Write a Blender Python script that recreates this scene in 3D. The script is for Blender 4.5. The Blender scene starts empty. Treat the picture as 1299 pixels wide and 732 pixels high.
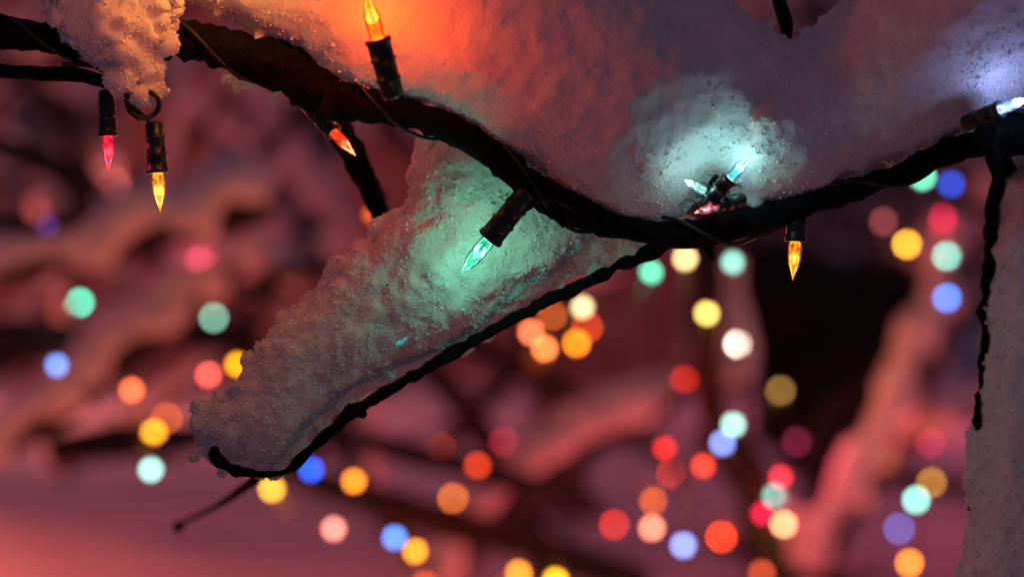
import bpy, bmesh, math, random
import numpy as np
from mathutils import Vector, Matrix, noise
from mathutils.bvhtree import BVHTree
random.seed(7); rng=np.random.default_rng(7)
sc=bpy.context.scene
sc.view_settings.view_transform='Standard'; sc.view_settings.look='None'; sc.view_settings.exposure=0
CAMZ=1.0; S=36/85/1299
def W(u,v,d): return Vector(((u-649.5)*S*d, d, CAMZ-(v-366)*S*d))
def lin(r,g,b):
    f=lambda c:((c/255+0.055)/1.055)**2.4 if c>10 else c/255/12.92
    return (f(r),f(g),f(b))
# ---------- camera
cd=bpy.data.cameras.new('camera'); cam=bpy.data.objects.new('camera',cd); sc.collection.objects.link(cam)
cam.location=(0,0,CAMZ); cam.rotation_euler=(math.pi/2,0,0)
cd.lens=85; cd.sensor_width=36; cd.clip_start=0.05; cd.clip_end=500
cd.dof.use_dof=True; cd.dof.focus_distance=1.125; cd.dof.aperture_fstop=4.3
sc.camera=cam
# ---------- world
w=bpy.data.worlds.new('World'); sc.world=w; w.use_nodes=True
nt=w.node_tree; nt.nodes.clear(); N=nt.nodes.new; L=nt.links.new
out=N('ShaderNodeOutputWorld'); sky=N('ShaderNodeTexSky'); sky.sky_type='NISHITA'; sky.sun_disc=False
sky.sun_elevation=math.radians(1); sky.sun_rotation=math.radians(200)
b1=N('ShaderNodeBackground'); b1.inputs[1].default_value=0.005
L(sky.outputs[0],b1.inputs[0])
tc=N('ShaderNodeTexCoord'); sx=N('ShaderNodeSeparateXYZ'); L(tc.outputs['Generated'],sx.inputs[0])
mr=N('ShaderNodeMapRange'); mr.inputs[1].default_value=-1; mr.inputs[2].default_value=1; L(sx.outputs[1],mr.inputs[0])
rp=N('ShaderNodeValToRGB'); L(mr.outputs[0],rp.inputs[0])
rp.color_ramp.elements[0].position=0.1; rp.color_ramp.elements[0].color=(0.032,0.032,0.054,1)
rp.color_ramp.elements[1].position=0.95; rp.color_ramp.elements[1].color=(0.11,0.024,0.038,1)
e=rp.color_ramp.elements.new(.55); e.color=(0.038,0.034,0.072,1)
b2=N('ShaderNodeBackground'); b2.inputs[1].default_value=0.9; L(rp.outputs[0],b2.inputs[0])
ad=N('ShaderNodeAddShader'); L(b1.outputs[0],ad.inputs[0]); L(b2.outputs[0],ad.inputs[1]); L(ad.outputs[0],out.inputs[0])
# ---------- materials
def newmat(name):
    m=bpy.data.materials.new(name); m.use_nodes=True; t=m.node_tree
    return m,t,t.nodes['Principled BSDF'],t.nodes['Material Output']
def snowmat(name,bumpscale,bump,dist,sss=0):
    m,t,p,o=newmat(name)
    n=t.nodes.new('ShaderNodeTexNoise'); n.inputs['Scale'].default_value=bumpscale; n.inputs['Detail'].default_value=3
    n.inputs['Roughness'].default_value=0.65
    c=t.nodes.new('ShaderNodeTexCoord'); t.links.new(c.outputs['Object'],n.inputs['Vector'])
    b=t.nodes.new('ShaderNodeBump'); b.inputs['Strength'].default_value=bump; b.inputs['Distance'].default_value=dist
    t.links.new(n.outputs['Fac'],b.inputs['Height'])
    r=t.nodes.new('ShaderNodeValToRGB'); r.color_ramp.elements[0].position=0.3; r.color_ramp.elements[0].color=(0.76,0.76,0.78,1)
    r.color_ramp.elements[1].position=0.65; r.color_ramp.elements[1].color=(0.88,0.88,0.90,1)
    t.links.new(n.outputs['Fac'],r.inputs[0])
    d=t.nodes.new('ShaderNodeBsdfDiffuse'); t.links.new(b.outputs[0],d.inputs['Normal']); t.links.new(r.outputs[0],d.inputs[0])
    if sss:
        s_=t.nodes.new('ShaderNodeSubsurfaceScattering'); s_.inputs['Scale'].default_value=sss; s_.inputs['Radius'].default_value=(1,1,1)
        t.links.new(b.outputs[0],s_.inputs['Normal']); t.links.new(r.outputs[0],s_.inputs['Color'])
        x=t.nodes.new('ShaderNodeMixShader'); x.inputs[0].default_value=.55; t.links.new(d.outputs[0],x.inputs[1]); t.links.new(s_.outputs[0],x.inputs[2]); t.links.new(x.outputs[0],o.inputs[0])
    else: t.links.new(d.outputs[0],o.inputs[0])
    t.nodes.remove(p)
    return m
M_snow=snowmat('snow_near',550,0.5,0.0010,.004)
M_snowbg=snowmat('snow_far',25,0.5,0.02)
m,t,p,o=newmat('snow_crystals'); M_cry=m; t.nodes.remove(p)
df=t.nodes.new('ShaderNodeBsdfDiffuse'); df.inputs[0].default_value=(.90,.90,.92,1)
t.links.new(df.outputs[0],o.inputs[0])
def simplemat(name,c1,c2,scale,rough=0.8,bump=0.5,dist=0.002,coord='Object'):
    m,t,p,o=newmat(name); p.inputs['Roughness'].default_value=rough
    n=t.nodes.new('ShaderNodeTexNoise'); n.inputs['Scale'].default_value=scale; n.inputs['Detail'].default_value=5
    c=t.nodes.new('ShaderNodeTexCoord'); t.links.new(c.outputs[coord],n.inputs['Vector'])
    r=t.nodes.new('ShaderNodeValToRGB'); r.color_ramp.elements[0].position=0.35; r.color_ramp.elements[0].color=(*c1,1)
    r.color_ramp.elements[1].position=0.7; r.color_ramp.elements[1].color=(*c2,1)
    t.links.new(n.outputs['Fac'],r.inputs[0]); t.links.new(r.outputs[0],p.inputs['Base Color'])
    b=t.nodes.new('ShaderNodeBump'); b.inputs['Strength'].default_value=bump; b.inputs['Distance'].default_value=dist
    t.links.new(n.outputs['Fac'],b.inputs['Height']); t.links.new(b.outputs[0],p.inputs['Normal'])
    return m
M_bark=simplemat('bark',(0.003,0.003,0.005),(0.010,0.009,0.010),260,0.95,0.9,0.002)
M_bark.node_tree.nodes['Principled BSDF'].inputs['Specular IOR Level'].default_value=.12
M_barkbg=simplemat('bark_far',(0.010,0.009,0.014),(0.028,0.022,0.028),30,0.9,0.5,0.01)
M_sock=simplemat('socket_plastic',(0.006,0.012,0.010),(0.012,0.02,0.017),400,0.35,0.15,0.0005)
M_wire=simplemat('wire_pvc',(0.006,0.010,0.009),(0.012,0.018,0.016),200,0.5,0.1,0.0005)
M_leaf=simplemat('evergreen_needles',(0.012,0.022,0.018),(0.03,0.045,0.035),20,0.8,0.2,0.005)
M_brick=simplemat('house_brick',(0.22,0.12,0.11),(0.36,0.22,0.19),6,0.9,0.4,0.01)
M_roof=simplemat('roof_snow',(0.5,0.5,0.55),(0.7,0.7,0.75),3,0.9,0.4,0.02)
M_trim=simplemat('window_trim',(0.5,0.5,0.5),(0.62,0.62,0.62),9,0.6,0.1,0.002)
def glassmat(name,tint,emit,strength):
    m,t,p,o=newmat(name); t.nodes.remove(p)
    tp=t.nodes.new('ShaderNodeBsdfTransparent'); tp.inputs[0].default_value=(*tint,1)
    em=t.nodes.new('ShaderNodeEmission')
    n=t.nodes.new('ShaderNodeTexNoise'); n.inputs['Scale'].default_value=420; n.inputs['Detail'].default_value=3
    c=t.nodes.new('ShaderNodeTexCoord'); t.links.new(c.outputs['Object'],n.inputs['Vector'])
    mp=t.nodes.new('ShaderNodeMapRange'); mp.inputs[1].default_value=0.42; mp.inputs[2].default_value=0.62; mp.inputs[3].default_value=0.18*strength; mp.inputs[4].default_value=1.3*strength
    t.links.new(n.outputs['Fac'],mp.inputs[0])
    lw=t.nodes.new('ShaderNodeLayerWeight'); lw.inputs[0].default_value=0.5
    m2=t.nodes.new('ShaderNodeMapRange'); m2.inputs[1].default_value=0.0; m2.inputs[2].default_value=0.8; m2.inputs[3].default_value=1.1; m2.inputs[4].default_value=0.10
    t.links.new(lw.outputs['Facing'],m2.inputs[0]); mu=t.nodes.new('ShaderNodeMath'); mu.operation='MULTIPLY'
    t.links.new(mp.outputs[0],mu.inputs[0]); t.links.new(m2.outputs[0],mu.inputs[1]); t.links.new(mu.outputs[0],em.inputs[1]); em.inputs[0].default_value=(*emit,1)
    a=t.nodes.new('ShaderNodeAddShader'); t.links.new(tp.outputs[0],a.inputs[0]); t.links.new(em.outputs[0],a.inputs[1])
    g=t.nodes.new('ShaderNodeBsdfGlossy'); g.inputs['Roughness'].default_value=0.08
    fr=t.nodes.new('ShaderNodeFresnel'); fr.inputs[0].default_value=1.45
    x=t.nodes.new('ShaderNodeMixShader'); t.links.new(fr.outputs[0],x.inputs[0]); t.links.new(a.outputs[0],x.inputs[1]); t.links.new(g.outputs[0],x.inputs[2])
    t.links.new(x.outputs[0],o.inputs[0]); m.cycles.emission_sampling='NONE'; return m
def emitmat(name,col,s):
    m,t,p,o=newmat(name); t.nodes.remove(p); em=t.nodes.new('ShaderNodeEmission')
    em.inputs[0].default_value=(*col,1); em.inputs[1].default_value=s; t.links.new(em.outputs[0],o.inputs[0]); m.cycles.emission_sampling='NONE'; return m
# ---------- geometry helpers
def link(o,parent=None):
    sc.collection.objects.link(o)
    if parent: o.parent=parent
    return o
def mkobj(name,v,f,mats,smooth=True,parent=None,mi=None):
    me=bpy.data.meshes.new(name); me.from_pydata([tuple(x) for x in v],[],f)
    for m in (mats if isinstance(mats,list) else [mats]): me.materials.append(m)
    if smooth: me.polygons.foreach_set('use_smooth',[True]*len(me.polygons))
    if mi is not None: me.polygons.foreach_set('material_index',mi)
    me.update(); return link(bpy.data.objects.new(name,me),parent)
def spline(pts,step):
    P=[np.array(p,float) for p in pts]; P=[2*P[0]-P[1]]+P+[2*P[-1]-P[-2]]; o=[]
    for i in range(1,len(P)-2):
        n=max(2,int(np.linalg.norm((P[i+1]-P[i])[:3])/step))
        for k in range(n):
            t=k/n; a,b,c,d=P[i-1:i+3]
            o.append(0.5*((2*b)+(-a+c)*t+(2*a-5*b+4*c-d)*t*t+(-a+3*b-3*c+d)*t**3))
    o.append(P[-2]); return np.array(o)
def tube(pts,step,seg=12,amp=0.0,nscale=60,oval=1.0,lift=0.0):
    q=spline(pts,step); V=[];F=[]; n=len(q); up=Vector((0,0.3,1)).normalized()
    for i in range(n):
        a=q[max(0,i-1)][:3]; b=q[min(n-1,i+1)][:3]; T=Vector(b-a)
        if T.length<1e-9: T=Vector((1,0,0))
        T.normalize(); X=T.cross(up); 
        if X.length<0.05: X=T.cross(Vector((0,1,0)))
        X.normalize(); Y=X.cross(T); c=Vector(q[i][:3]); r=max(q[i][3],1e-5)
        for k in range(seg):
            an=2*math.pi*k/seg; d=X*math.cos(an)+Y*math.sin(an)*oval
            pnt=c+d*r+Vector((0,0,lift*r))
            if amp: pnt=pnt+d*(r*amp*(noise.noise(pnt*nscale)+0.6*noise.noise(pnt*nscale*2.7)))
            V.append(pnt)
    for i in range(n-1):
        for k in range(seg):
            k2=(k+1)%seg; F.append((i*seg+k,i*seg+k2,(i+1)*seg+k2,(i+1)*seg+k))
    F.append(tuple(range(seg))[::-1]); F.append(tuple(range((n-1)*seg,n*seg)))
    return V,F
class Acc:
    def __init__(s): s.v=[];s.f=[];s.mi=[]
    def add(s,vf,mi=0):
        b=len(s.v); s.v+=list(vf[0]); s.f+=[tuple(i+b for i in f) for f in vf[1]]; s.mi+=[mi]*len(vf[1])
def PX(lst,dd):
    o=[]
    for p in lst:
        d=p[3] if len(p)>3 else dd
        q=W(p[0],p[1],d); o.append((q.x,q.y,q.z,p[2]*S*d))
    return o
def polydist(P,poly):
    A=np.array(poly,float); B=np.roll(A,-1,0); d=np.full(len(P),1e9); ins=np.zeros(len(P),bool)
    for a,b in zip(A,B):
        ab=b-a; t=np.clip(((P-a)@ab)/(ab@ab+1e-9),0,1); d=np.minimum(d,np.linalg.norm(P-(a+t[:,None]*ab),axis=1))
        c=((a[1]>P[:,1])!=(b[1]>P[:,1])); xi=(b[0]-a[0])*(P[:,1]-a[1])/((b[1]-a[1])+1e-12)+a[0]; ins^=c&(P[:,0]<xi)
    return d,ins
ico=bmesh.new(); bmesh.ops.create_icosphere(ico,subdivisions=2,radius=1); IV=np.array([v.co[:] for v in ico.verts]); IF=[[v.index for v in f.verts] for f in ico.faces]; ico.free()
IF=np.array(IF)
def snowbody(name,poly,rmax,d0,voxel,step=9,amps=((14,.0035),(45,.0022),(140,.0012),(330,.0007)),grains=30000,gs=(.00022,.0006),front_w=0.3,tufts=None,edge=0,smooth=5,erange=(5,11)):
    A=np.array(poly,float); lo=A.min(0);hi=A.max(0)
    gx,gy=np.meshgrid(np.arange(lo[0],hi[0],step),np.arange(lo[1],hi[1],step)); P=np.c_[gx.ravel(),gy.ravel()]
    P=P+rng.uniform(-step*.4,step*.4,P.shape); d,ins=polydist(P,poly); k=ins&(d>4.0); P=P[k]; d=d[k]
    V=[];F=[];b=0
    def ball(u,v,D,r):
        nonlocal b
        q=IV*(r*S*D)+np.array(W(u,v,D)); V.append(q); F.append(IF+b); b+=len(q)
    for (u,v),dd in zip(P,d):
        r=min(dd,rmax)
        if dd<rmax*0.9 and dd>14 and random.random()<0.2: continue
        ball(u,v,d0,r)
    if edge:
        B=np.roll(A,-1,0); seg=np.linalg.norm(B-A,axis=1); ids=rng.choice(len(A),edge,p=seg/seg.sum()); t=rng.random(edge)[:,None]
        E=A[ids]*(1-t)+B[ids]*t+rng.normal(0,3.0,(edge,2)); 
        for u,v in E: ball(u,v,d0+random.uniform(-.010,.006),random.uniform(*erange))
    for (cu,cv,su,sv,n,r0,r1) in (tufts or []):
        Q=np.c_[rng.normal(cu,su,n),rng.normal(cv,sv,n)]; dd,ii=polydist(Q,poly)
        for (u,v),x,y in zip(Q,dd,ii):
            if y: 
                rr=min(x,rmax); ball(u,v,d0-rr*S*d0-random.uniform(-.003,.003),random.uniform(r0,r1))
    V=np.concatenate(V);F=np.concatenate(F)
    me=bpy.data.meshes.new(name+'_src'); me.from_pydata(V.tolist(),[],F.tolist())
    ob=bpy.data.objects.new(name,me); link(ob)
    r=ob.modifiers.new('r','REMESH'); r.mode='VOXEL'; r.voxel_size=voxel
    s=ob.modifiers.new('s','SMOOTH'); s.iterations=smooth; s.factor=0.6
    dg=bpy.context.evaluated_depsgraph_get(); me2=bpy.data.meshes.new_from_object(ob.evaluated_get(dg)); me2.name=name
    ob.modifiers.clear(); ob.data=me2; bpy.data.meshes.remove(me)
    n=len(me2.vertices); co=np.empty(n*3); me2.vertices.foreach_get('co',co); co=co.reshape(-1,3)
    no=np.empty(n*3); me2.vertices.foreach_get('normal',no); no=no.reshape(-1,3)
    h=np.empty(n)
    for i in range(n):
        p=Vector(co[i]); x=0
        for sc_,am in amps: x+=am*noise.noise(p*sc_+Vector((3.1,7.7,1.3)))
        h[i]=x
    co=co+no*h[:,None]; me2.vertices.foreach_set('co',co.ravel()); me2.update()
    me2.materials.clear(); me2.materials.append(M_snow); me2.polygons.foreach_set('use_smooth',[True]*len(me2.polygons))
    me2.update(); me2.calc_loop_triangles()
    if grains:
        T=np.empty(len(me2.loop_triangles)*3,int); me2.loop_triangles.foreach_get('vertices',T); T=T.reshape(-1,3)
        a,b_,c=co[T[:,0]],co[T[:,1]],co[T[:,2]]; cr=np.cross(b_-a,c-a); ar=np.linalg.norm(cr,axis=1); nn=cr/(ar[:,None]+1e-12)
        rim=1-np.abs(nn[:,1]); fw=np.full(len(T),front_w)
        for (cu,cv,su,sv,n_,r0,r1) in (tufts or []):
            cw=np.array(W(cu,cv,d0-.03)); fw+=1.2*np.exp(-((a[:,0]-cw[0])**2+(a[:,2]-cw[2])**2)/(2*(1.2*su*S)**2))
        wgt=ar*(nn[:,1]<0.35)*(fw+rim**2.2*1.6); wgt/=wgt.sum(); ids=rng.choice(len(T),grains,p=wgt)
        r1=np.sqrt(rng.random(grains));r2=rng.random(grains)
        pt=a[ids]*(1-r1)[:,None]+b_[ids]*(r1*(1-r2))[:,None]+c[ids]*(r1*r2)[:,None]
        cl=np.array([noise.noise(Vector(p)*160)+.6*noise.noise(Vector(p)*60) for p in pt])
        keep=cl>rng.uniform(-.6,.3,grains); pt=pt[keep]; nr=nn[ids][keep]; cl=cl[keep]; g=len(pt)
        sz=rng.uniform(gs[0],gs[1],g)*(0.8+rng.random(g)**4*1.2)
        pt=pt+nr*(sz*rng.uniform(-.6,.7,g)*(1+1.6*np.maximum(cl,0)))[:,None]
        O=np.array([[1,0,0],[-1,0,0],[0,1,0],[0,-1,0],[0,0,1],[0,0,-1]],float)
        OFc=np.array([[0,2,4],[2,1,4],[1,3,4],[3,0,4],[2,0,5],[1,2,5],[3,1,5],[0,3,5]])
        R=rng.normal(size=(g,3,3)); R,_=np.linalg.qr(R); sc3=rng.uniform(.45,1.4,(g,1,3))
        vv=(O[None]*sc3)@R*sz[:,None,None]+pt[:,None,:]
        ff=OFc[None]+(np.arange(g)*6)[:,None,None]
        gm=bpy.data.meshes.new('snow_crystals'); gm.vertices.add(g*6); gm.vertices.foreach_set('co',vv.ravel())
        ff=ff.reshape(-1,3); gm.loops.add(len(ff)*3); gm.loops.foreach_set('vertex_index',ff.ravel().astype(np.int32))
        gm.polygons.add(len(ff)); gm.polygons.foreach_set('loop_start',np.arange(len(ff),dtype=np.int32)*3)
        gm.update(calc_edges=True); gm.materials.append(M_cry)
        link(bpy.data.objects.new('crystals',gm),ob)
    bv=BVHTree.FromPolygons([tuple(x) for x in co],[tuple(p.vertices) for p in me2.polygons])
    return ob,bv
# ---------- near snow
mound_poly=[(205,-140),(222,-30),(240,8),(290,30),(345,58),(392,86),(415,112),(470,122),(540,134),(600,165),(650,205),(690,228),(730,262),(780,286),(830,290),(868,280),(880,250),(896,222),(916,240),(932,266),(985,264),(1040,246),(1100,216),(1170,190),(1225,166),(1270,140),(1320,110),(1420,90),(1420,-150),(1150,-150),(1085,-30),(1055,10),(1030,38),(1003,52),(975,34),(930,4),(880,-40),(700,-150)]
mound,bv_mound=snowbody('snow_mound',mound_poly,125,1.125,0.0017,step=11,grains=60000,front_w=.02,amps=((9,.005),(35,.0014),(120,.0008),(330,.0004)),smooth=9,edge=160,tufts=[(960,180,24,38,70,4,9),(842,228,18,22,45,4,8),(1262,106,28,20,30,4,8)])
wedge_poly=[(556,164),(545,195),(530,235),(522,262),(492,285),(468,312),(432,347),(405,378),(372,405),(335,440),(314,470),(296,494),(262,506),(246,525),(244,560),(258,590),(300,598),(345,600),(372,588),(405,550),(450,512),(520,470),(600,425),(680,382),(760,342),(850,302),(890,285),(800,262),(740,225),(660,178),(600,150)]
wedge,bv_wedge=snowbody('snow_drift',wedge_poly,95,1.18,0.0014,step=7,grains=120000,front_w=.35,smooth=6,edge=170,amps=((14,.006),(45,.0028),(130,.0017),(330,.0009)))
col_poly=[(1285,205),(1266,235),(1256,300),(1250,380),(1243,480),(1236,560),(1230,640),(1222,800),(1420,800),(1420,190)]
col,bv_col=snowbody('snow_column',col_poly,70,1.20,0.0018,step=10,grains=40000,front_w=.3,edge=90,erange=(4,8),amps=((14,.006),(50,.004),(130,.0025),(330,.0012)))
clump_poly=[(40,-60),(52,0),(85,28),(105,58),(135,92),(162,108),(188,128),(206,120),(203,95),(197,70),(208,40),(222,5),(235,-60)]
clump,bv_clump=snowbody('snow_clump',clump_poly,48,1.11,0.0014,step=7,grains=24000,edge=50,smooth=4,amps=((20,.005),(60,.005),(150,.003),(330,.0012)))
patch,_=snowbody('snow_clump',[(272,80),(300,78),(332,92),(362,106),(340,120),(298,114)],16,1.16,0.0012,step=5,grains=4000,edge=16,erange=(4,8))
# ---------- near branches
def branch(name,lst,dd,amp=.28,step=.003,seg=16):
    v,f=tube(PX(lst,dd),step,seg,amp,130); return mkobj(name,v,f,M_bark)
main_l=[(-70,38,18),(60,46,20),(150,58,21),(230,50,24),(320,70,27),(400,106,30),(470,130,25),(540,150,20),(610,186,18),(680,238,20),(740,272,20),(800,290,15),(880,296,18),(960,278,20),(1040,254,14),(1130,224,13),(1220,186,18),(1299,165,28),(1400,150,32)]
main=branch('tree_branch',main_l,1.118,amp=.4)
low_l=[(930,285,18,1.13),(860,304,10,1.14),(760,350,7,1.15),(680,390,7,1.155),(600,434,7,1.162),(530,475,7,1.162),(460,515,8,1.162),(410,555,7,1.162),(372,592,5,1.162),(345,602,4,1.157),(300,598,7,1.155),(276,580,8,1.153),(272,570,4,1.15)]
branch('tree_branch',low_l,1.15,amp=.75)
branch('tree_branch',[(380,100,20,1.14),(430,165,17,1.22),(462,222,15,1.25),(482,272,12,1.27),(484,294,7,1.27)],1.2)
branch('tree_branch',[(-60,84,8),(40,92,9),(100,95,9),(150,108,6),(165,112,3)],1.12)
branch('twig',[(330,605,7,1.30),(280,640,4,1.42),(232,664,3,1.5),(228,668,7,1.5),(222,674,5,1.5)],1.3)
branch('tree_branch',[(1330,150,30,1.17),(1285,175,22,1.18),(1266,225,12,1.19),(1257,300,8,1.195),(1252,380,8,1.197),(1247,470,7,1.197),(1240,560,6,1.2),(1233,650,4,1.2)],1.2,amp=.9)
branch('twig',[(440,516,5,1.157),(455,522,7,1.157),(462,527,5,1.155)],1.157)
branch('twig',[(985,-30,6,1.16),(990,8,9,1.16),(997,30,8,1.16),(1000,60,5,1.16)],1.16)
for tw in ([(700,258,7),(706,276,5),(716,288,3)],[(890,300,8),(898,318,5),(905,330,3)],[(1255,180,12),(1262,212,8),(1266,235,6)],[(905,270,9),(900,250,6),(903,232,4),(910,222,3)],[(420,112,9),(412,140,8),(404,150,4)]):
    branch('twig',tw,1.10,amp=.5,step=.002,seg=10)
# ---------- lights
def lathe(prof,seg=20):
    V=[];F=[];n=len(prof)
    for (r,z) in prof:
        for k in range(seg):
            a=2*math.pi*k/seg; V.append(Vector((r*math.cos(a),r*math.sin(a),z)))
    for i in range(n-1):
        for k in range(seg): F.append((i*seg+k,i*seg+(k+1)%seg,(i+1)*seg+(k+1)%seg,(i+1)*seg+k))
    F.append(tuple(range(seg))[::-1]); F.append(tuple(range((n-1)*seg,n*seg))); return V,F
mm=.001
sock_prof=[(2.2,-24),(3.6,-23.6),(4.3,-22.5),(4.4,-17),(4.9,-16.8),(4.9,-15.6),(4.4,-15.4),(4.5,-9),(5.0,-8.8),(5.0,-7.8),(4.6,-7.6),(4.7,-2),(5.2,-1.6),(5.2,0),(4.2,0.3),(3.2,0.2)]
bulb_prof=[(2.6,-1),(2.9,1),(3.1,3.5),(3.15,6),(3.0,8.5),(2.6,11),(1.9,13.2),(1.1,15),(.55,16.6),(.2,17.8),(.03,18.2)]
def orient(d):
    d=Vector(d).normalized(); return d.to_track_quat('Z','Y').to_matrix().to_4x4()
def string_light(tip,base,emit,strength,power,tint,scale=1.0,name='string_light',fil=4,lcol=None):
    base=Vector(base); tip=Vector(tip); s=scale
    e=bpy.data.objects.new(name,None); e.empty_display_size=.01; link(e); e.matrix_world=Matrix.Translation(base)@orient(tip-base)
    sv,sf=lathe([(r*mm*s,z*mm*s) for r,z in sock_prof]); mkobj('socket',sv,sf,M_sock,parent=e)
    bv,bf=lathe([(r*mm*s,z*mm*s) for r,z in bulb_prof]); mkobj('bulb',bv,bf,glassmat('bulb_glass',tint,emit,strength),parent=e)
    A=Acc()
    for sx_ in (-1,1):
        A.add(tube([(sx_*.9*mm*s,0,-1*mm*s,.25*mm*s),(sx_*.9*mm*s,0,3*mm*s,.25*mm*s),(sx_*.8*mm*s,0,7*mm*s,.2*mm*s)],mm,6),0)
    A.add(tube([( .8*mm*math.cos(k*.5)*s*(1-k/14),.6*mm*s*math.sin(k*1.6),(6.0+k*.34)*mm*s,.42*mm*s) for k in range(14)],mm*.4,6),1)
    mkobj('filament',A.v,A.f,[emitmat('lead_wire_glow',emit,strength*1.5),emitmat('filament_glow',tuple(.18+.82*c for c in emit),fil)],parent=e,mi=A.mi)
    if power:
        ld=bpy.data.lights.new('glow','POINT'); ld.color=lcol; ld.energy=power; ld.shadow_soft_size=.0028*s
        lo=link(bpy.data.objects.new('glow',ld),e); lo.location=(0,0,7*mm*s)
    return e
def wire(name,pts,r=.0011,parent=None):
    v,f=tube([(*p,r) for p in pts],.0015,8); return mkobj(name,v,f,M_wire,parent=parent)
def front(bv,u,v,default):
    o=Vector((0,0,CAMZ)); d=(W(u,v,1)-o).normalized(); h=bv.ray_cast(o,d)
    return h[0].y if h[0] else default
dw=front(bv_wedge,600,330,1.14)
string_light(W(586,346,dw-.027),W(621,303,dw-.031),(.02,.34,.20),.8,.050,(.40,.85,.7),1.2,lcol=(.46,1,.72),fil=4)
wire('light_wire',[W(664,262,dw-.036),W(682,250,dw-.034),W(690,246,dw-.03),W(684,236,dw-.025),W(668,236,dw-.025),W(664,215,dw-.03),W(650,196,dw-.02)],.0010)
wire('light_wire',[W(668,266,dw-.036),W(690,254,dw-.034),W(720,262,dw-.033),W(740,285,dw-.025)],.0010)
dm=front(bv_mound,474,40,1.07)
string_light(W(466,0,dm-.030),W(479,48,dm-.026),(1,.13,.010),1.2,.17,(1,.6,.25),1.15,lcol=(1,.12,.014),fil=3)
string_light(W(138,212,1.12),W(137,172,1.12),(1,.02,.07),1.1,.010,(1,.3,.3),.9,lcol=(1,.12,.2),fil=2.5)
string_light(W(203,262,1.12),W(200,219,1.12),(1,.30,.018),1.15,.010,(1,.8,.4),1.0,lcol=(1,.6,.2),fil=3)
wire('light_wire',[W(137,112,1.12),W(136,96,1.12),W(120,84,1.12),W(80,80,1.11)])
loop=[W(184,150,1.115)]+[W(182+20*math.cos(a),132+17*math.sin(a),1.105+.004*math.sin(2*a)) for a in np.linspace(1.4,8.4,18)]+[W(150,110,1.11),W(130,98,1.11)]
wire('light_wire',loop,.0013)
wire('light_wire',[W(188,152,1.115),W(172,138,1.108),W(160,120,1.1),W(150,100,1.1)],.0013)
string_light(W(453,199,1.155),W(424,168,1.16),(1,.04,.006),1.5,.010,(1,.4,.3),.9,lcol=(1,.2,.08),fil=3)
string_light(W(1006,353,1.12),W(1009,306,1.12),(1,.27,.014),1.15,.007,(1,.8,.4),1.0,lcol=(1,.5,.15),fil=3)
dc=front(bv_mound,945,200,1.1)
string_light(W(954,196,dc-.013),W(926,226,dc-.010),(.06,.36,.42),1.1,.014,(.6,.95,1),.8,lcol=(.70,1,.90))
string_light(W(864,226,1.079),W(890,240,1.09),(.12,.5,.48),.8,.006,(.7,1,1),.7,lcol=(.74,1,.92))
string_light(W(888,268,1.085),W(908,262,1.09),(.9,.25,.3),.9,.002,(1,.7,.7),.7,lcol=(1,.3,.35))
dr_=front(bv_mound,1262,105,1.08)
string_light(W(1300,126,dr_-.020),W(1270,138,dr_-.012),(.25,.45,1),2.2,.022,(.7,.8,1),.85,lcol=(.55,.60,1))
dq=front(bv_wedge,508,433,1.15)
string_light(W(520,426,dq-.003),W(496,440,dq+.006),(.06,.35,.34),.8,.0012,(.6,1,1),.75,lcol=(.3,.9,.9))
d1=front(bv_mound,300,10,1.1)
string_light(W(295,-42,d1-.032),W(272,-80,d1-.03),(1,.6,.15),1.5,.10,(1,.8,.5),1.0,lcol=(1,.42,.10))
string_light(W(150,-30,1.02),W(150,-70,1.02),(1,.3,.1),1.5,.065,(1,.6,.4),1.0,lcol=(1,.28,.12))
# unseen bulbs added beyond the frame as warm fill for the near snow
string_light(W(820,800,1.07),W(815,850,1.07),(1,.3,.1),1.5,.10,(1,.6,.4),1.0,lcol=(1,.40,.28))
string_light(W(480,-60,1.24),W(470,-100,1.24),(1,.3,.1),1.5,.12,(1,.6,.4),1.0,lcol=(1,.40,.22))
string_light(W(1165,-40,1.02),W(1175,-80,1.02),(1,.1,.1),1.5,.008,(1,.6,.4),1.0,lcol=(1,.16,.20))
q=spline(PX(main_l,1.118),.004); pts=[]
for i,p in enumerate(q):
    a=i*.33; r=p[3]*1.12+.001; pts.append(Vector((p[0],p[1]+r*math.cos(a),p[2]+r*math.sin(a))))
wire('light_wire',pts,.0010)
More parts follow.
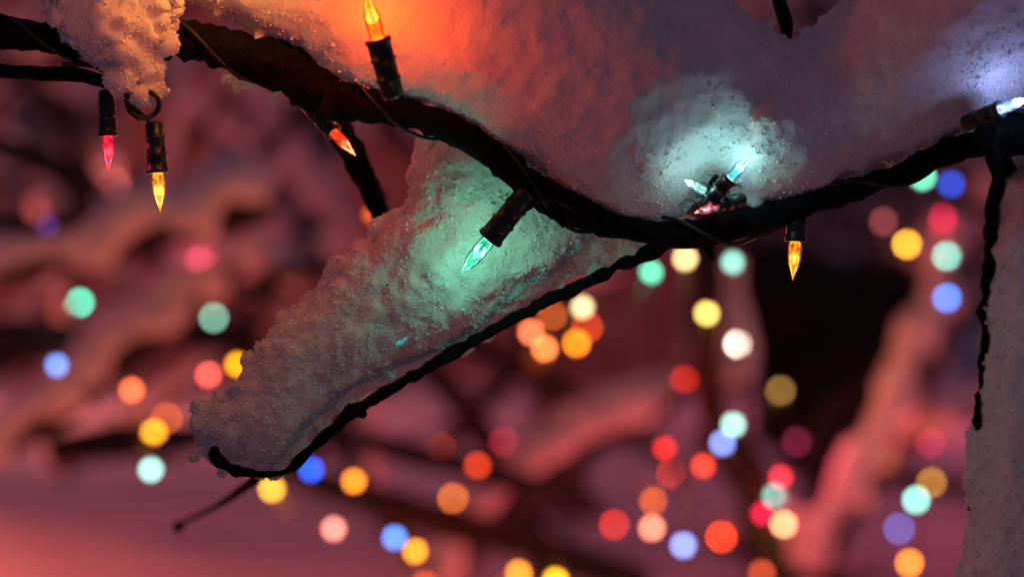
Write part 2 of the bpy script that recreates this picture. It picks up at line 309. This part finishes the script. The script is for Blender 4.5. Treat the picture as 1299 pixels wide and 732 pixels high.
# ---------- background lights (bokeh)
bok=[(102,382,20,(70,190,160)),(72,461,15,(110,150,230)),(167,493,16,(250,120,70)),(197,548,17,(255,175,50)),(193,595,16,(165,225,215)),(266,475,17,(245,100,85)),(302,461,16,(255,170,20)),(272,402,20,(100,145,125)),(347,620,17,(255,190,60)),(330,600,15,(255,120,60)),(397,593,16,(45,100,240)),(450,608,16,(255,150,50)),(424,670,16,(245,150,135)),(502,681,16,(100,150,240)),(528,698,16,(255,165,50)),(658,727,17,(255,160,50)),(705,735,17,(255,190,50)),(673,421,17,(255,130,90)),(693,440,17,(255,140,80)),(731,433,18,(255,140,30)),(741,388,14,(255,225,170)),(825,344,15,(110,220,180)),(870,326,16,(255,215,150)),(929,331,15,(140,205,190)),(896,397,16,(255,220,120)),(935,435,18,(255,235,215)),(1150,309,19,(250,180,60)),(1201,324,19,(120,205,190)),(1202,377,19,(50,130,220)),(1168,222,18,(110,200,170)),(1205,232,18,(40,70,170)),(928,538,16,(165,220,205)),(916,562,17,(140,160,240)),(893,590,15,(240,75,50)),(828,669,17,(255,150,120)),(868,690,17,(140,160,235)),(990,604,15,(235,60,75)),(984,629,17,(120,175,165)),(967,650,15,(215,35,75)),(993,664,18,(245,175,125)),(1162,633,18,(140,215,200)),(1155,714,18,(255,145,45)),(914,680,21,(215,65,20)),(842,568,15,(215,50,45)),(867,480,18,(180,40,20)),(605,590,18,(180,60,30)),(575,632,21,(170,90,30)),(828,635,19,(180,85,30)),(1140,670,21,(60,80,140)),(212,530,21,(150,70,20)),(1182,612,20,(150,105,40)),(473,268,9,(240,110,60)),(60,285,16,(60,35,90)),(990,495,20,(120,90,50)),(1195,275,20,(130,25,50)),(745,415,21,(170,60,25)),(560,570,20,(180,60,30)),(780,665,20,(170,45,30)),(1090,640,21,(150,70,55)),(965,727,18,(170,70,45)),(700,400,20,(150,75,30)),(640,560,20,(110,28,38)),(1010,560,20,(90,25,50)),(540,740,18,(170,70,30)),(850,600,20,(150,45,35)),(1180,560,20,(120,30,50)),(120,300,20,(80,35,65)),(250,330,19,(100,45,55)),(820,500,20,(110,55,45)),(1120,280,19,(120,60,60))]
bpos=[]
FD=1.125; R0=28.8
def Dof(r): return FD/(1-(r+.5)/R0)
for i,(u,v,r,c) in enumerate(bok):
    D=Dof(r); p=W(u,v,D); bpos.append((p,c)); rb=.0052
    lc=np.array(lin(*c)); frac=(rb/(r*S*D))**2
    lc2=lc**1.15
    col=lc2*1.6/frac
    mx_=col.max(); m=emitmat('bulb_glow',tuple(col/mx_),float(mx_))
    A=Acc(); sc_=rb/ (3.15*mm)
    A.add(lathe([(a*mm*sc_,z*mm*.6) for a,z in bulb_prof],12),0); A.add(lathe([(a*mm*.9,z*mm*.9) for a,z in sock_prof],10),1)
    o=mkobj('string_light',A.v,A.f,[m,M_sock],mi=A.mi)
    dr=Vector((random.uniform(-.35,.35),random.uniform(-.9,-.3),random.uniform(-.5,-.1)))
    o.matrix_world=Matrix.Translation(p)@orient(dr)
    warm=c[0]>c[2]+30
    if (warm and (i%2==0 or r>=19)) or i%3==0:
        ld=bpy.data.lights.new('glow','POINT'); lcc=(lc/lc.max())**1.6; ld.color=tuple(lcc); ld.energy=.26 if warm else .05; ld.shadow_soft_size=.006
        lo=link(bpy.data.objects.new('glow',ld),o); lo.location=(0,0,.022)
# ---------- background trees with snow
def snowy(lst,d,name,snow=1.0,acc=None):
    A=acc or Acc(); P=PX(lst,d)
    A.add(tube(P,.03,10,.25,20),0)
    if snow>0: A.add(tube([(x,y-.1*r,z+r*.9,r*1.2*snow) for x,y,z,r in P],.012,14,.7,16,oval=.95),1)
    if acc is None: mkobj(name,A.v,A.f,[M_barkbg,M_snowbg],mi=A.mi)
    return A
snowy([(-80,350,16),(60,330,20),(200,292,26),(300,262,30),(345,262,22)],3.3,'snowy_branch',1.25)
snowy([(200,300,14),(270,335,20),(330,355,26),(385,372,16)],3.5,'snowy_branch',1.25)
snowy([(-60,600,18),(60,530,22),(140,465,24),(230,395,22),(300,330,14)],3.4,'snowy_branch',1.1)
snowy([(-60,170,14),(30,195,15),(90,225,17),(108,262,15),(50,290,12),(-40,270,12)],2.9,'tree_limb',0)
snowy([(540,770,22),(620,660,26),(720,580,28),(800,530,22),(870,490,12)],3.8,'snowy_branch',1.1)
snowy([(340,585,13),(430,622,19),(540,655,21),(680,695,22),(820,745,22)],3.2,'tree_limb',0)
snowy([(420,545,12),(500,570,16),(620,600,16),(760,640,12)],3.6,'tree_limb',.0)
snowy([(893,240,18),(897,330,20),(896,420,20),(905,520,19),(950,600,24),(970,700,28),(980,800,32)],3.2,'tree_trunk',0)
snowy([(1210,300,18),(1190,400,22),(1165,480,24),(1120,570,26),(1070,650,24),(1020,740,22)],3.9,'snowy_branch',1.0)
snowy([(925,335,12),(934,420,15),(934,500,15)],3.5,'snowy_branch',1.2)
snowy([(660,410,12),(690,480,16),(700,560,16),(740,620,16)],3.9,'tree_limb',0)
snowy([(-40,425,20),(50,430,28),(120,438,22),(180,452,10)],4.0,'tree_limb',0)
snowy([(330,350,10),(380,342,13),(440,345,8)],3.3,'tree_limb',0)
snowy([(60,575,20),(140,562,26),(260,555,20)],4.4,'tree_limb',0)
snowy([(230,420,18),(280,428,22),(330,425,12)],4.2,'tree_limb',0)
snowy([(1000,600,16),(1060,520,16),(1180,440,14),(1230,400,12)],4.2,'tree_limb',0)
snowy([(500,420,16),(590,520,18),(640,600,18),(700,740,20)],4.3,'tree_limb',0)
A=Acc()
for i in range(110):
    D=random.uniform(3.9,6.8); u=random.uniform(-150,1450); v=random.uniform(-60,700); a=random.choice([-1,1])*random.uniform(.2,1.2)
    Ln=random.uniform(160,420); r=random.uniform(8,20); pts=[]; bend=random.uniform(-.6,.6); bad=False
    for k in range(5):
        t=k/4; pu=u+Ln*t*math.cos(a+bend*t*.5); pv=v-Ln*t*math.sin(a+bend*t*.5)
        if 930<pu<1165 and 315<pv<545: bad=True
        if pu<330 and pv>600: bad=True
        pts.append((pu,pv,r*(1-.5*t),D+random.uniform(-.06,.06)))
    sn=random.choice([0,0,0,1.0,1.1,1.3])
    if not bad: snowy(pts,D,'x',sn,A)
mkobj('snowy_trees',A.v,A.f,[M_barkbg,M_snowbg],mi=A.mi)
# ---------- ground
def gz(x,y):
    b=.45*(1-math.exp(-max(0,y-1.5)/2.0)); 
    return b+.10*math.exp(-((x+1.2)**2)/1.2-((y-5)**2)/3)+.07*noise.noise(Vector((x*.6,y*.6,0)))+.02*noise.noise(Vector((x*3,y*3,4)))
xs=np.sinh(np.linspace(-5.2,5.2,161))*1.1; ys=np.sinh(np.linspace(-5.2,5.2,181))*1.1+5
V=[(x,y,gz(x,y)) for y in ys for x in xs]; nx=len(xs)
F=[(j*nx+i,j*nx+i+1,(j+1)*nx+i+1,(j+1)*nx+i) for j in range(len(ys)-1) for i in range(nx-1)]
mkobj('snow_ground',V,F,M_snowbg)
# ---------- dark evergreens
def shrub(name,c,rx,rz,n,snowp=0.0,ls=(.03,.06)):
    V=[];F=[];MI=[]
    for i in range(n):
        th=random.uniform(0,2*math.pi); z=random.uniform(-1,1); rr=random.random()**.4; q=math.sqrt(1-z*z)
        p=Vector((c[0]+rx*rr*q*math.cos(th),c[1]+rx*.8*rr*q*math.sin(th),c[2]+rz*rr*z)); p+=Vector((noise.noise(p*5),noise.noise(p*5+Vector((9,0,0))),noise.noise(p*5+Vector((0,9,0)))))*(rx*.55)
        d=Vector((random.gauss(0,1),random.gauss(0,1),random.gauss(0,1))).normalized(); e=d.orthogonal().normalized(); b=len(V); s=random.uniform(*ls)
        V+=[p-e*s*.3,p+d*s,p+e*s*.3,p-d*s]; F.append((b,b+1,b+2,b+3)); MI.append(1 if random.random()<snowp else 0)
    ob=mkobj(name,V,F,[M_leaf,M_snowbg],False,mi=MI); v,f=tube([(c[0],c[1],0,.05),(c[0],c[1],c[2],.04),(c[0],c[1],c[2]+rz*.8,.01)],.05,8); mkobj('trunk',v,f,M_barkbg,parent=ob)
c=W(1045,432,5.0); shrub('evergreen_shrub',c,.18,.19,12000)
for x in np.linspace(-9,9,12): shrub('evergreen_tree',(x+random.uniform(-.4,.4),19+random.uniform(-1,1),1.6),1.0,1.9,1800,.6,(.1,.2))
# ---------- house
def box(A,x0,x1,y0,y1,z0,z1,mi):
    v=[Vector((x,y,z)) for z in (z0,z1) for y in (y0,y1) for x in (x0,x1)]
    A.add((v,[(0,2,3,1),(4,5,7,6),(0,1,5,4),(2,6,7,3),(0,4,6,2),(1,3,7,5)]),mi)
he=bpy.data.objects.new('brick_house',None); link(he)
A=Acc(); box(A,-6,1,14,18,.2,5.2,0); mkobj('walls',A.v,A.f,M_brick,False,he)
A=Acc()
for zc in (1.15,3.6):
    for xc in (-5.2,-3.9,-2.6,-1.3,-.1):
        box(A,xc-.34,xc+.34,13.93,13.99,zc-.05,zc+1.05,0)
        for dx in (-.165,.165):
            for dz in (.0,.52): box(A,xc+dx-.15,xc+dx+.15,13.91,13.925,zc+dz,zc+dz+.46,1)
M_pane=simplemat('window_pane',(.03,.05,.08),(.08,.11,.15),3,.1,.05,.001)
mkobj('windows',A.v,A.f,[M_trim,M_pane],False,he,A.mi)
V=[Vector(p) for p in [(-6.4,13.5,5.22),(1.4,13.5,5.22),(1.4,18.5,5.22),(-6.4,18.5,5.22),(-6.4,16,7.6),(1.4,16,7.6)]]
mkobj('roof',V,[(0,1,5,4),(2,3,4,5),(0,4,3),(1,2,5),(0,3,2,1)],M_roof,False,he)
# ---------- added pink and red fill lamps beyond the frame, tinting the background
pk_fill=[((-1.0,3.4,1.1),(1,.10,.15),1.1),((-.5,3.1,.42),(1,.12,.06),1.9),((.15,3.6,.42),(1,.09,.09),2.3),((.85,3.5,.45),(1,.07,.14),2.0),((.3,2.7,1.6),(1,.09,.20),.9),((-.8,2.7,1.6),(1,.12,.15),1.0),((1.3,3.0,1.3),(1,.07,.2),1.0),((-1.3,4.6,1.0),(1,.13,.08),12),((0,5.4,1.9),(1,.08,.14),5),((1.5,5.6,1.1),(1,.07,.17),5),((-2.9,10,1.8),(1,.18,.16),170),((2.4,10,1.8),(1,.10,.2),80)]
for p,c,e in pk_fill:
    A=Acc(); A.add(lathe([(a*mm*1.6,z*mm) for a,z in bulb_prof],12),0); A.add(lathe([(a*mm*.9,z*mm*.9) for a,z in sock_prof],10),1)
    o=mkobj('string_light',A.v,A.f,[emitmat('bulb_glow',c,7),M_sock],mi=A.mi); o.matrix_world=Matrix.Translation(p)@orient((0,-.3,-1))  # unseen fill lamp, shaped like a string bulb
    ld=bpy.data.lights.new('glow','POINT'); ld.color=c; ld.energy=e; ld.shadow_soft_size=.02
    lo=link(bpy.data.objects.new('glow',ld),o); lo.location=(0,0,.04)
order=sorted(range(len(bpos)),key=lambda i:(int(bpos[i][0].y*2),bpos[i][0].x)); A=Acc()
for a,b in zip(order[:-1],order[1:]):
    p,q_=bpos[a][0],bpos[b][0]
    if (p-q_).length<.5: A.add(tube([(*p,.0012),(*((p+q_)/2-Vector((0,0,.04))),.0012),(*q_,.0012)],.02,5),0)
mkobj('light_string_wire',A.v,A.f,M_wire)
